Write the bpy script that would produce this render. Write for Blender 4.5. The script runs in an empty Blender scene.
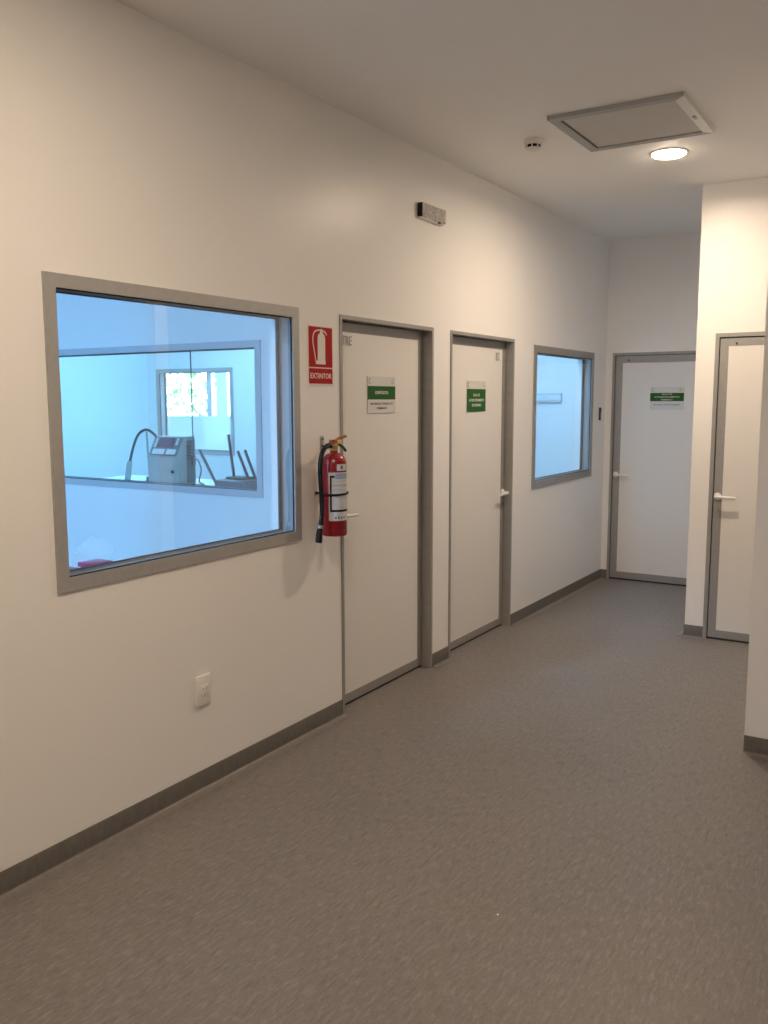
import bpy, bmesh, math, random
from mathutils import Vector, Matrix

C = bpy.context.scene.collection
SC = bpy.context.scene
PI = math.pi

# ------------------------------------------------------------------ camera
YAW, PITCH, ROLL = 0.5577, -0.1262, -0.0021
cy, sy, cp, sp = math.cos(YAW), math.sin(YAW), math.cos(PITCH), math.sin(PITCH)
fwd = Vector((-sy * cp, cy * cp, sp))
rgt0 = Vector((cy, sy, 0))
up0 = rgt0.cross(fwd)
rgt = rgt0 * math.cos(ROLL) + up0 * math.sin(ROLL)
upv = -rgt0 * math.sin(ROLL) + up0 * math.cos(ROLL)
cam_data = bpy.data.cameras.new('camera')
cam_data.sensor_fit = 'VERTICAL'
cam_data.sensor_height = 36.0
cam_data.lens = 878.43 / 1024 * 36.0
cam_data.clip_start = 0.05
cam = bpy.data.objects.new('camera', cam_data)
C.objects.link(cam)
m3 = Matrix((rgt, upv, -fwd)).transposed()
cam.matrix_world = Matrix.Translation((2.59, 0, 1.667)) @ m3.to_4x4()
SC.camera = cam
SC.cycles.transparent_max_bounces = 24
SC.cycles.max_bounces = 16
SC.cycles.diffuse_bounces = 10

# ------------------------------------------------------------------ world, exposure
SC.view_settings.view_transform = 'Standard'
SC.view_settings.look = 'None'
SC.view_settings.gamma = 1.0
SC.view_settings.use_curve_mapping = False
SC.view_settings.exposure = 0.87
world = bpy.data.worlds.new('sky')
SC.world = world
world.use_nodes = True
wn = world.node_tree
for n in list(wn.nodes):
    wn.nodes.remove(n)
wo = wn.nodes.new('ShaderNodeOutputWorld')
wb = wn.nodes.new('ShaderNodeBackground')
ws = wn.nodes.new('ShaderNodeTexSky')
ws.sky_type = 'NISHITA'
ws.sun_disc = False
ws.sun_elevation = math.radians(50)
ws.sun_rotation = math.radians(200)
ws.air_density = 1.0
wb.inputs[1].default_value = 8.0
wn.links.new(ws.outputs[0], wb.inputs[0])
wn.links.new(wb.outputs[0], wo.inputs[0])

# lamp strengths (lamps themselves are made by their builders below)
DOWNLIGHT_W = 18.0
DOWNLIGHT_COL = (1.0, 0.785, 0.575)
PANEL_COL = (0.29, 0.585, 1.0)     # near room
PANEL_COL_D = (0.37, 0.665, 1.0)
PANEL_COL_B = (0.30, 0.66, 1.0)   # rooms farther in
PANEL_W_A = 48.0      # room behind the first window
PANEL_W_B = 50.0      # room behind the inner window
PANEL_W_C = 76.0      # garden side room
PANEL_W_D = 29.0      # room behind the second window

H = 3.0926            # ceiling height
YB = 8.017            # end wall of the corridor

# ------------------------------------------------------------------ materials
def mat(name, col, rough=0.5, metal=0.0, spec=0.5, bump=None, mottled=None, coat=0.0, emit=None):
    m = bpy.data.materials.new(name)
    m.use_nodes = True
    nt = m.node_tree
    b = nt.nodes['Principled BSDF']
    b.inputs['Base Color'].default_value = (*col, 1)
    b.inputs['Roughness'].default_value = rough
    b.inputs['Metallic'].default_value = metal
    b.inputs['Specular IOR Level'].default_value = spec
    b.inputs['Coat Weight'].default_value = coat
    if emit:
        b.inputs['Emission Color'].default_value = (*emit[0], 1)
        b.inputs['Emission Strength'].default_value = emit[1]
    if bump or mottled:
        tc = nt.nodes.new('ShaderNodeTexCoord')
    if bump:
        sc, st, dist = bump
        no = nt.nodes.new('ShaderNodeTexNoise')
        no.inputs['Scale'].default_value = sc
        no.inputs['Detail'].default_value = 3
        bp = nt.nodes.new('ShaderNodeBump')
        bp.inputs['Strength'].default_value = st
        bp.inputs['Distance'].default_value = dist
        nt.links.new(tc.outputs['Object'], no.inputs['Vector'])
        nt.links.new(no.outputs['Fac'], bp.inputs['Height'])
        nt.links.new(bp.outputs[0], b.inputs['Normal'])
    if mottled:
        sc, amt, stretch = mottled
        mp = nt.nodes.new('ShaderNodeMapping')
        mp.inputs['Scale'].default_value = stretch
        no = nt.nodes.new('ShaderNodeTexNoise')
        no.inputs['Scale'].default_value = sc
        no.inputs['Detail'].default_value = 4
        rp = nt.nodes.new('ShaderNodeValToRGB')
        rp.color_ramp.elements[0].position = 0.3
        rp.color_ramp.elements[1].position = 0.7
        rp.color_ramp.elements[0].color = (*[c * (1 - amt) for c in col], 1)
        rp.color_ramp.elements[1].color = (*[min(1, c * (1 + amt)) for c in col], 1)
        nt.links.new(tc.outputs['Object'], mp.inputs['Vector'])
        nt.links.new(mp.outputs[0], no.inputs['Vector'])
        nt.links.new(no.outputs['Fac'], rp.inputs[0])
        nt.links.new(rp.outputs[0], b.inputs['Base Color'])
    return m


def floor_material():
    m = bpy.data.materials.new('vinyl_floor')
    m.use_nodes = True
    nt = m.node_tree
    b = nt.nodes['Principled BSDF']
    tc = nt.nodes.new('ShaderNodeTexCoord')
    def noise(scale, stretch, detail=3):
        mp = nt.nodes.new('ShaderNodeMapping')
        mp.inputs['Scale'].default_value = stretch
        no = nt.nodes.new('ShaderNodeTexNoise')
        no.inputs['Scale'].default_value = scale
        no.inputs['Detail'].default_value = detail
        nt.links.new(tc.outputs['Object'], mp.inputs['Vector'])
        nt.links.new(mp.outputs[0], no.inputs['Vector'])
        return no
    def ramp(no, p0, p1, c0, c1):
        r = nt.nodes.new('ShaderNodeValToRGB')
        r.color_ramp.elements[0].position = p0
        r.color_ramp.elements[1].position = p1
        r.color_ramp.elements[0].color = (*c0, 1)
        r.color_ramp.elements[1].color = (*c1, 1)
        nt.links.new(no.outputs['Fac'], r.inputs[0])
        return r
    base = ramp(noise(1.3, (1, 1, 1)), 0.35, 0.65, (0.196, 0.180, 0.175), (0.213, 0.196, 0.190))
    light = ramp(noise(80, (1.0, 0.24, 1)), 0.50, 0.70, (0, 0, 0), (1, 1, 1))
    dark = ramp(noise(70, (1.0, 0.22, 1)), 0.52, 0.72, (0, 0, 0), (1, 1, 1))
    fine = ramp(noise(160, (1, 0.4, 1)), 0.35, 0.65, (0.93, 0.93, 0.93), (1.07, 1.07, 1.07))
    m1 = nt.nodes.new('ShaderNodeMixRGB')
    m1.inputs[2].default_value = (0.30, 0.278, 0.268, 1)
    f1 = nt.nodes.new('ShaderNodeMath'); f1.operation = 'MULTIPLY'; f1.inputs[1].default_value = 0.55
    nt.links.new(light.outputs[0], f1.inputs[0])
    nt.links.new(f1.outputs[0], m1.inputs[0])
    nt.links.new(base.outputs[0], m1.inputs[1])
    m2 = nt.nodes.new('ShaderNodeMixRGB')
    m2.inputs[2].default_value = (0.132, 0.120, 0.115, 1)
    # second layer is shifted so that dark flecks fall between the light ones
    f2 = nt.nodes.new('ShaderNodeMath'); f2.operation = 'MULTIPLY'; f2.inputs[1].default_value = 0.55
    nt.links.new(dark.outputs[0], f2.inputs[0])
    nt.links.new(f2.outputs[0], m2.inputs[0])
    nt.links.new(m1.outputs[0], m2.inputs[1])
    m3_ = nt.nodes.new('ShaderNodeMixRGB'); m3_.blend_type = 'MULTIPLY'; m3_.inputs[0].default_value = 1
    nt.links.new(m2.outputs[0], m3_.inputs[1])
    nt.links.new(fine.outputs[0], m3_.inputs[2])
    nt.links.new(m3_.outputs[0], b.inputs['Base Color'])
    b.inputs['Roughness'].default_value = 0.46
    b.inputs['Specular IOR Level'].default_value = 0.35
    bp = nt.nodes.new('ShaderNodeBump')
    bp.inputs['Strength'].default_value = 0.25
    bp.inputs['Distance'].default_value = 0.002
    n4 = noise(120, (1, 0.5, 1))
    nt.links.new(n4.outputs['Fac'], bp.inputs['Height'])
    nt.links.new(bp.outputs[0], b.inputs['Normal'])
    return m


def glass_material(name, tint, refl=1.0):
    m = bpy.data.materials.new(name)
    m.use_nodes = True
    nt = m.node_tree
    for n in list(nt.nodes):
        nt.nodes.remove(n)
    o = nt.nodes.new('ShaderNodeOutputMaterial')
    t = nt.nodes.new('ShaderNodeBsdfTransparent')
    t.inputs[0].default_value = (*tint, 1)
    g = nt.nodes.new('ShaderNodeBsdfGlossy')
    g.inputs['Roughness'].default_value = 0.01
    fr = nt.nodes.new('ShaderNodeFresnel')
    fr.inputs['IOR'].default_value = 1.45
    mu = nt.nodes.new('ShaderNodeMath'); mu.operation = 'MULTIPLY'; mu.inputs[1].default_value = refl
    mx = nt.nodes.new('ShaderNodeMixShader')
    nt.links.new(fr.outputs[0], mu.inputs[0])
    nt.links.new(mu.outputs[0], mx.inputs[0])
    nt.links.new(t.outputs[0], mx.inputs[1])
    nt.links.new(g.outputs[0], mx.inputs[2])
    nt.links.new(mx.outputs[0], o.inputs[0])
    return m


def film_material():
    m = bpy.data.materials.new('clear_plastic_film')
    m.use_nodes = True
    nt = m.node_tree
    b = nt.nodes['Principled BSDF']
    o = nt.nodes['Material Output']
    b.inputs['Base Color'].default_value = (0.9, 0.93, 0.95, 1)
    b.inputs['Roughness'].default_value = 0.2
    t = nt.nodes.new('ShaderNodeBsdfTransparent')
    mx = nt.nodes.new('ShaderNodeMixShader')
    mx.inputs[0].default_value = 0.07
    nt.links.new(t.outputs[0], mx.inputs[1])
    nt.links.new(b.outputs[0], mx.inputs[2])
    nt.links.new(mx.outputs[0], o.inputs[0])
    return m

M = dict(
    wall=mat('white_wall_paint', (0.875, 0.87, 0.86), 0.34, spec=0.22, bump=(6, 0.06, 0.02), mottled=(0.7, 0.012, (1, 1, 1))),
    ceiling=mat('ceiling_paint', (0.92, 0.915, 0.905), 0.6, spec=0.2, bump=(5, 0.05, 0.02)),
    room_wall=mat('room_wall_paint', (0.82, 0.83, 0.83), 0.5, spec=0.3, bump=(6, 0.05, 0.02)),
    floor=floor_material(),
    base=mat('vinyl_baseboard', (0.14, 0.13, 0.12), 0.45, spec=0.35, mottled=(70, 0.12, (1, 1, 0.4))),
    cove=mat('vinyl_cove', (0.215, 0.197, 0.184), 0.35, spec=0.4, mottled=(60, 0.10, (1, 1, 1))),
    alu=mat('satin_aluminium', (0.45, 0.45, 0.445), 0.5, metal=0.4, mottled=(30, 0.04, (1, 1, 0.05))),
    alu_door=mat('grey_door_aluminium', (0.365, 0.363, 0.355), 0.5, metal=0.4, mottled=(30, 0.04, (1, 1, 0.05))),
    alu_room=mat('pale_room_aluminium', (0.50, 0.53, 0.57), 0.5, metal=0.15),
    alu_dark=mat('anodised_aluminium', (0.32, 0.34, 0.36), 0.5, metal=0.3),
    laminate=mat('white_door_laminate', (0.80, 0.79, 0.77), 0.33, spec=0.4, bump=(4, 0.04, 0.02)),
    gasket=mat('black_rubber', (0.02, 0.02, 0.02), 0.6),
    glass=glass_material('window_glass', (0.92, 0.96, 0.975), 0.22),
    joint=mat('dark_silicone', (0.14, 0.16, 0.18), 0.5),
    white_plastic=mat('white_plastic', (0.83, 0.82, 0.80), 0.3),
    grey_plastic=mat('grey_plastic', (0.42, 0.42, 0.41), 0.45),
    black_plastic=mat('black_plastic', (0.010, 0.010, 0.011), 0.45, spec=0.25),
    red_paint=mat('red_enamel', (0.26, 0.005, 0.012), 0.24, coat=0.4),
    red_sign=mat('red_sign_print', (0.42, 0.008, 0.012), 0.6, spec=0.2),
    white_sign=mat('white_sign_print', (0.78, 0.76, 0.72), 0.4),
    acrylic=mat('pale_acrylic', (0.70, 0.70, 0.70), 0.25),
    green=mat('green_sign_print', (0.025, 0.125, 0.03), 0.6, spec=0.2),
    ink=mat('grey_ink', (0.10, 0.10, 0.10), 0.5),
    pale_ink=mat('pale_grey_ink', (0.42, 0.41, 0.40), 0.5),
    blue_print=mat('blue_print', (0.28, 0.37, 0.47), 0.4),
    paper=mat('label_paper', (0.60, 0.61, 0.63), 0.4),
    brass=mat('brass', (0.55, 0.38, 0.15), 0.35, metal=0.9),
    lever_red=mat('orange_red_lever', (0.28, 0.07, 0.02), 0.35),
    yellow=mat('yellow_plastic', (0.75, 0.50, 0.10), 0.4),
    steel=mat('brushed_steel', (0.5, 0.5, 0.5), 0.35, metal=0.9),
    machine=mat('machine_grey', (0.42, 0.42, 0.40), 0.4, spec=0.4),
    machine_side=mat('machine_dark_grey', (0.19, 0.19, 0.19), 0.4),
    screen=mat('dark_screen', (0.05, 0.08, 0.16), 0.5, spec=0.2),
    dark_metal=mat('dark_painted_metal', (0.07, 0.07, 0.075), 0.4, metal=0.3),  # lifted from black to carry the haze over things behind glass
    dark_seat=mat('dark_seat_vinyl', (0.15, 0.14, 0.16), 0.45),  # haze of the glass put into the colour, lighter than black
    bench=mat('white_bench_top', (0.72, 0.73, 0.73), 0.35),
    magenta=mat('dark_red_plastic', (0.33, 0.02, 0.07), 0.35),
    film=film_material(),
    trunk=mat('pale_grey_trunking', (0.62, 0.63, 0.64), 0.5),
    hatch=mat('hatch_panel_paint', (0.60, 0.585, 0.565), 0.55),
    lens=mat('lit_lens', (1, 1, 1), 0.4, emit=(DOWNLIGHT_COL, 40.0)),
    panel_lens=mat('lit_panel', (1, 1, 1), 0.4, emit=((0.3, 0.65, 1.0), 2.0)),
    leaf=mat('tree_leaves', (0.20, 0.33, 0.12), 0.5, mottled=(2.0, 0.5, (1, 1, 1))),
    bark=mat('tree_bark', (0.12, 0.08, 0.05), 0.9, bump=(20, 0.6, 0.02)),
    lawn=mat('lawn_ground', (0.12, 0.20, 0.06), 0.9, mottled=(3, 0.3, (1, 1, 1))),
    prism=mat('prismatic_diffuser', (0.58, 0.56, 0.54), 0.25, mottled=(60, 0.25, (1, 1, 1))),
    white_bar=mat('white_bar_paint', (0.8, 0.8, 0.8), 0.4),
)

# ------------------------------------------------------------------ helpers
def box(bm, x0, x1, y0, y1, z0, z1, bevel=0.0, seg=2):
    r = bmesh.ops.create_cube(bm, size=1.0)
    vs = r['verts']
    for v in vs:
        v.co = Vector(((x0 + x1) / 2 + v.co.x * (x1 - x0), (y0 + y1) / 2 + v.co.y * (y1 - y0), (z0 + z1) / 2 + v.co.z * (z1 - z0)))
    if bevel > 0:
        es = list({e for v in vs for e in v.link_edges})
        bmesh.ops.bevel(bm, geom=es, offset=bevel, segments=seg, affect='EDGES', profile=0.5)


def lathe(bm, prof, center=(0, 0, 0), n=32, axis='z'):
    """prof = [(r, h)...] turned about an axis through center."""
    rings = []
    for r, h in prof:
        ring = []
        k = 1 if r < 1e-6 else n
        for i in range(k):
            a = 2 * PI * i / n
            p = Vector((r * math.cos(a), r * math.sin(a), h))
            if axis == 'x':
                p = Vector((p.z, p.x, p.y))
            elif axis == 'y':
                p = Vector((p.y, p.z, p.x))
            ring.append(bm.verts.new(p + Vector(center)))
        rings.append(ring)
    for a, b in zip(rings, rings[1:]):
        for i in range(n):
            j = (i + 1) % n
            if len(a) == 1 and len(b) == 1:
                continue
            if len(a) == 1:
                bm.faces.new((a[0], b[i], b[j]))
            elif len(b) == 1:
                bm.faces.new((a[i], a[j], b[0]))
            else:
                bm.faces.new((a[i], a[j], b[j], b[i]))


def smooth_path(pts, k=8):
    pts = [Vector(p) for p in pts]
    out = []
    for i in range(len(pts) - 1):
        p0 = pts[max(i - 1, 0)]; p1 = pts[i]; p2 = pts[i + 1]; p3 = pts[min(i + 2, len(pts) - 1)]
        for s in range(k):
            t = s / k
            out.append(0.5 * ((2 * p1) + (p2 - p0) * t + (2 * p0 - 5 * p1 + 4 * p2 - p3) * t * t + (3 * p1 - p0 - 3 * p2 + p3) * t ** 3))
    out.append(pts[-1])
    return out


def tube(bm, pts, rad, n=10):
    """rad: number or list, one per point; closed ends."""
    pts = [Vector(p) for p in pts]
    if not isinstance(rad, (list, tuple)):
        rad = [rad] * len(pts)
    rings = []
    d = (pts[1] - pts[0]).normalized()
    ref = Vector((0, 0, 1)) if abs(d.z) < 0.9 else Vector((1, 0, 0))
    a = d.cross(ref).normalized()
    for i, p in enumerate(pts):
        if i == 0:
            t = pts[1] - pts[0]
        elif i == len(pts) - 1:
            t = pts[-1] - pts[-2]
        else:
            t = pts[i + 1] - pts[i - 1]
        t.normalize()
        a = (a - t * a.dot(t)).normalized()
        b = t.cross(a)
        rings.append([bm.verts.new(p + (a * math.cos(2 * PI * k / n) + b * math.sin(2 * PI * k / n)) * rad[i]) for k in range(n)])
    for r0, r1 in zip(rings, rings[1:]):
        for k in range(n):
            bm.faces.new((r0[k], r0[(k + 1) % n], r1[(k + 1) % n], r1[k]))
    bm.faces.new(list(reversed(rings[0])))
    bm.faces.new(rings[-1])


def prism(bm, poly, w0, w1):
    """polygon of (u, v), extruded along local z from w0 to w1."""
    a = [bm.verts.new((u, v, w0)) for u, v in poly]
    b = [bm.verts.new((u, v, w1)) for u, v in poly]
    bm.faces.new(list(reversed(a)))
    bm.faces.new(b)
    n = len(poly)
    for i in range(n):
        bm.faces.new((a[i], a[(i + 1) % n], b[(i + 1) % n], b[i]))


def obj(name, bm, m, parent=None, smooth=False, kind=None, label=None):
    me = bpy.data.meshes.new(name)
    bmesh.ops.recalc_face_normals(bm, faces=bm.faces)
    bm.to_mesh(me)
    bm.free()
    if smooth:
        for p in me.polygons:
            p.use_smooth = True
        try:
            me.set_sharp_from_angle(angle=math.radians(40))
        except Exception:
            pass
    me.materials.append(m)
    o = bpy.data.objects.new(name, me)
    C.objects.link(o)
    if parent:
        o.parent = parent
    if kind:
        o['kind'] = kind
    if label:
        o['label'] = label
    return o


def bx(name, m, parent, *a, bevel=0.0, **k):
    bm = bmesh.new()
    box(bm, *a, bevel=bevel)
    return obj(name, bm, m, parent, smooth=bevel > 0, **k)


WL = (PI / 2, 0, PI / 2)      # on the left wall: local x = +y, local y = up, local z = +x
WF = (PI / 2, 0, 0)           # on a wall facing -y: local x = +x, local y = up, local z = -y


def thing(name, label, cat, loc=(0, 0, 0), rot=(0, 0, 0), group=None, kind=None):
    o = bpy.data.objects.new(name, None)
    o.empty_display_size = 0.1
    C.objects.link(o)
    o.location = loc
    o.rotation_euler = rot
    o['label'] = label
    o['category'] = cat
    if group:
        o['group'] = group
    if kind:
        o['kind'] = kind
    return o


def tag(o, label, cat, group=None, kind=None):
    o['label'] = label
    o['category'] = cat
    if group:
        o['group'] = group
    if kind:
        o['kind'] = kind
    return o


def dup(root, loc, label):
    r = root.copy(); C.objects.link(r); r.location = loc; r['label'] = label
    for ch in list(root.children):
        c = ch.copy(); C.objects.link(c); c.parent = r
        for g in list(ch.children):
            d = g.copy(); C.objects.link(d); d.parent = c
    return r


def text_part(name, s, size, m, parent, x, y, z, align='CENTER', width=None, depth=0.0004, space=1.0):
    cu = bpy.data.curves.new(name, 'FONT')
    cu.body = s
    cu.size = size
    cu.align_x = align
    cu.align_y = 'CENTER'
    cu.extrude = depth
    cu.offset = size * 0.012
    cu.resolution_u = 2
    cu.space_line = space
    t = bpy.data.objects.new(name, cu)
    C.objects.link(t)
    dg = bpy.context.evaluated_depsgraph_get()
    me = bpy.data.meshes.new_from_object(t.evaluated_get(dg))
    bpy.data.objects.remove(t)
    bpy.data.curves.remove(cu)
    me.name = name
    xs = [v.co.x for v in me.vertices]
    if width and xs:
        k = width / (max(xs) - min(xs))
        for v in me.vertices:
            v.co.x *= k
    me.materials.clear()
    me.materials.append(m)
    o = bpy.data.objects.new(name, me)
    C.objects.link(o)
    o.parent = parent
    o.location = (x, y, z)
    return o


def wall(name, label, m, axis, t0, t1, u0, u1, z0, z1, holes=()):
    """wall slab; axis 'x' = slab normal along x (u runs along y), 'y' = normal along y (u runs along x)."""
    us = sorted({u0, u1, *[h[0] for h in holes], *[h[1] for h in holes]})
    zs = sorted({z0, z1, *[h[2] for h in holes], *[h[3] for h in holes]})
    vert = {}
    bm = bmesh.new()
    def inside(ui, zi):
        if ui < 0 or zi < 0 or ui >= len(us) - 1 or zi >= len(zs) - 1:
            return False
        uc, zc = (us[ui] + us[ui + 1]) / 2, (zs[zi] + zs[zi + 1]) / 2
        return not any(h[0] < uc < h[1] and h[2] < zc < h[3] for h in holes)
    def V(t, u, z):
        k = (t, u, z)
        if k not in vert:
            vert[k] = bm.verts.new((t, u, z) if axis == 'x' else (u, t, z))
        return vert[k]
    for i in range(len(us) - 1):
        for j in range(len(zs) - 1):
            if not inside(i, j):
                continue
            a, b, c, d = us[i], us[i + 1], zs[j], zs[j + 1]
            bm.faces.new((V(t0, a, c), V(t0, a, d), V(t0, b, d), V(t0, b, c)))
            bm.faces.new((V(t1, a, c), V(t1, b, c), V(t1, b, d), V(t1, a, d)))
            if not inside(i - 1, j):
                bm.faces.new((V(t0, a, c), V(t1, a, c), V(t1, a, d), V(t0, a, d)))
            if not inside(i + 1, j):
                bm.faces.new((V(t0, b, c), V(t0, b, d), V(t1, b, d), V(t1, b, c)))
            if not inside(i, j - 1):
                bm.faces.new((V(t0, a, c), V(t0, b, c), V(t1, b, c), V(t1, a, c)))
            if not inside(i, j + 1):
                bm.faces.new((V(t0, a, d), V(t1, a, d), V(t1, b, d), V(t0, b, d)))
    o = obj(name, bm, m)
    return tag(o, label, 'wall', kind='structure')


# ------------------------------------------------------------------ the setting
W1 = (1.970, 3.381, 0.994, 2.103)
D1 = (3.726, 4.712)
D2 = (4.935, 5.917)
W2 = (6.283, 7.650, 0.992, 2.080)
DT = 2.10
WT = 0.14                       # thickness of the corridor's left wall

bm = bmesh.new(); box(bm, -9.2, 5.2, -3.2, 10.7, -0.12, 0.0)
tag(obj('floor', bm, M['floor']), 'grey brown flecked vinyl floor of the corridor', 'floor', kind='structure')
bm = bmesh.new(); box(bm, -9.2, 5.2, -3.2, 10.7, H, H + 0.15)
tag(obj('ceiling', bm, M['ceiling']), 'flat white corridor ceiling', 'ceiling', kind='structure')

def shrink(w, f=0.04):
    return (w[0] + f, w[1] - f, w[2] + f, w[3] - f)

wall('wall_left', 'long white corridor wall with two windows and two recessed doors', M['wall'], 'x', -WT, 0.0, -3.2, YB, 0, H,
     [shrink(W1), (D1[0] + 0.01, D1[1] - 0.01, -1, DT - 0.01), (D2[0] + 0.01, D2[1] - 0.01, -1, DT - 0.01), shrink(W2)])
D3 = (0.060, 1.040)
wall('wall_back', 'grey white end wall of the corridor around its door', M['wall'], 'y', YB, YB + 0.14, -WT, 1.50, 0, H,
     [(D3[0] + 0.01, D3[1] - 0.01, -1, 2.085)])
D4 = (1.299, 2.260)
YR = 6.313
wall('wall_right', 'brightly lit white wall around the right hand door', M['wall'], 'y', YR, YR + 0.14, 1.174, 5.0, 0, H,
     [(D4[0] + 0.01, D4[1] - 0.01, -1, 2.105)])
wall('wall_right_return', 'white side of the lit block beside the end door', M['wall'], 'x', 1.174, 1.30, YR + 0.14, YB, 0, H)
wall('wall_right_near', 'near white wall corner at the right edge of the corridor', M['wall'], 'y', 4.317, 4.44, 1.918, 5.0, 0, H)
wall('wall_side', 'white wall closing the corridor on its right', M['wall'], 'x', 5.0, 5.14, -3.2, YR + 0.14, 0, H)
wall('wall_front', 'white wall behind the viewer', M['wall'], 'y', -3.2, -3.06, 0.0, 5.0, 0, H)

# rooms behind the left wall
W3 = (-4.20, -1.160, 1.025, 2.06)       # inner window, in x
wall('wall_room_back', 'white wall of the near room around its long inner window', M['room_wall'], 'y', 4.5, 4.62, -6.0, -WT, 0, H, [shrink(W3)])
wall('wall_room_front', 'white wall of the near room behind the corridor end', M['room_wall'], 'y', -1.5, -1.38, -6.0, -WT, 0, H)
wall('wall_room_side', 'white outer wall of the near room', M['room_wall'], 'x', -6.12, -6.0, -1.5, 4.62, 0, H)
wall('wall_inner_room_left', 'white left wall of the inner room beside its far window', M['room_wall'], 'x', -5.37, -5.25, 4.62, 7.35, 0, H)
W4 = (-5.10, -3.93, 1.065, 2.03)    # far window, in x
wall('wall_inner_room_back', 'white back wall of the inner room around its far window', M['room_wall'], 'y', 7.35, 7.47, -9.0, -1.14, 0, H, [shrink(W4)])
wall('wall_inner_room_right', 'white wall dividing the inner room from the packing room', M['room_wall'], 'x', -1.26, -1.14, 4.62, 7.35, 0, H)
W5 = (-8.26, -6.96, 1.40, 2.26)
W6 = (-6.79, -5.60, 1.40, 2.26)
wall('wall_outer', 'white outer wall under the barred garden windows', M['room_wall'], 'y', 10.4, 10.54, -9.0, -WT, 0, H,
     [shrink(W5, 0.02), shrink(W6, 0.02)])
wall('wall_garden_room_left', 'white left wall of the garden room', M['room_wall'], 'x', -9.12, -9.0, 7.35, 10.54, 0, H)
wall('wall_garden_room_right', 'white wall between garden room and packing room', M['room_wall'], 'x', -3.42, -3.30, 7.47, 10.4, 0, H)
wall('wall_packing_room_front', 'white front wall of the packing room', M['room_wall'], 'y', 5.93, 6.05, -1.14, -WT, 0, H)
wall('wall_packing_room_side', 'white corridor side wall of the packing room', M['room_wall'], 'x', -WT, 0.0, YB + 0.14, 10.4, 0, H)


def baseboard(name, label, p0, p1, normal, cove=True):
    """coved vinyl skirting from p0 to p1 (xy), standing off along normal."""
    p0 = Vector((*p0, 0)); p1 = Vector((*p1, 0)); n = Vector((*normal, 0))
    prof = [(0.0, 0.0), (0.016, 0.0), (0.016, 0.001)]
    for i in range(1, 6):
        a = PI / 2 * i / 5
        prof.append((0.016 - 0.010 * math.sin(a), 0.001 + 0.012 * (1 - math.cos(a))))
    prof += [(0.006, 0.080), (0.004, 0.083), (0.0, 0.083)]
    bm = bmesh.new()
    a = [bm.verts.new(p0 + n * d + Vector((0, 0, z))) for d, z in prof]
    b = [bm.verts.new(p1 + n * d + Vector((0, 0, z))) for d, z in prof]
    k = len(prof)
    for i in range(k):
        bm.faces.new((a[i], a[(i + 1) % k], b[(i + 1) % k], b[i]))
    bm.faces.new(a); bm.faces.new(list(reversed(b)))
    o = tag(obj(name, bm, M['base'], smooth=True), label, 'baseboard', kind='structure')
    if cove:
        bm = bmesh.new()
        prof = [(0.014, 0.0), (0.048, 0.0), (0.048, 0.0006), (0.030, 0.0022), (0.018, 0.0050), (0.014, 0.0085)]
        a = [bm.verts.new(p0 + n * d + Vector((0, 0, z))) for d, z in prof]
        b = [bm.verts.new(p1 + n * d + Vector((0, 0, z))) for d, z in prof]
        for i in range(len(prof)):
            j = (i + 1) % len(prof)
            bm.faces.new((a[i], a[j], b[j], b[i]))
        bm.faces.new(a); bm.faces.new(list(reversed(b)))
        obj('cove_strip', bm, M['cove'], o, smooth=True)
    return o

baseboard('baseboard_left', 'dark coved skirting running below the large left window', (0, -3.06), (0, D1[0]), (1, 0))
baseboard('baseboard_left', 'short dark skirting piece between the two left doors', (0, D1[1]), (0, D2[0]), (1, 0))
baseboard('baseboard_left', 'dark coved skirting below the small far window', (0, D2[1]), (0, YB), (1, 0))
baseboard('baseboard_back', 'tiny dark skirting piece left of the end door', (0, YB), (D3[0], YB), (0, -1))
baseboard('baseboard_back', 'short dark skirting piece right of the end door', (D3[1], YB), (1.174, YB), (0, -1))
baseboard('baseboard_right', 'short dark skirting on the lit wall left of its door', (1.174, YR), (D4[0], YR), (0, -1))
baseboard('baseboard_right', 'dark skirting right of the right hand door', (D4[1], YR), (5.0, YR), (0, -1))
baseboard('baseboard_right_near', 'dark skirting at the foot of the near right corner', (1.918, 4.317), (5.0, 4.317), (0, -1))
baseboard('baseboard_right_return', 'dark skirting along the hidden side of the lit block', (1.174, YR), (1.174, YB), (-1, 0))


# ------------------------------------------------------------------ windows
def frame_piece(name, m, parent, corners, w0, w1):
    bm = bmesh.new()
    prism(bm, corners, w0, w1)
    return obj(name, bm, m, parent)


def pane(t, u0, u1, v0, v1, z):
    bm = bmesh.new()
    bm.faces.new([bm.verts.new((u, v, z)) for u, v in ((u0, v0), (u1, v0), (u1, v1), (u0, v1))])
    return obj('pane', bm, M['glass'], t)


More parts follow.
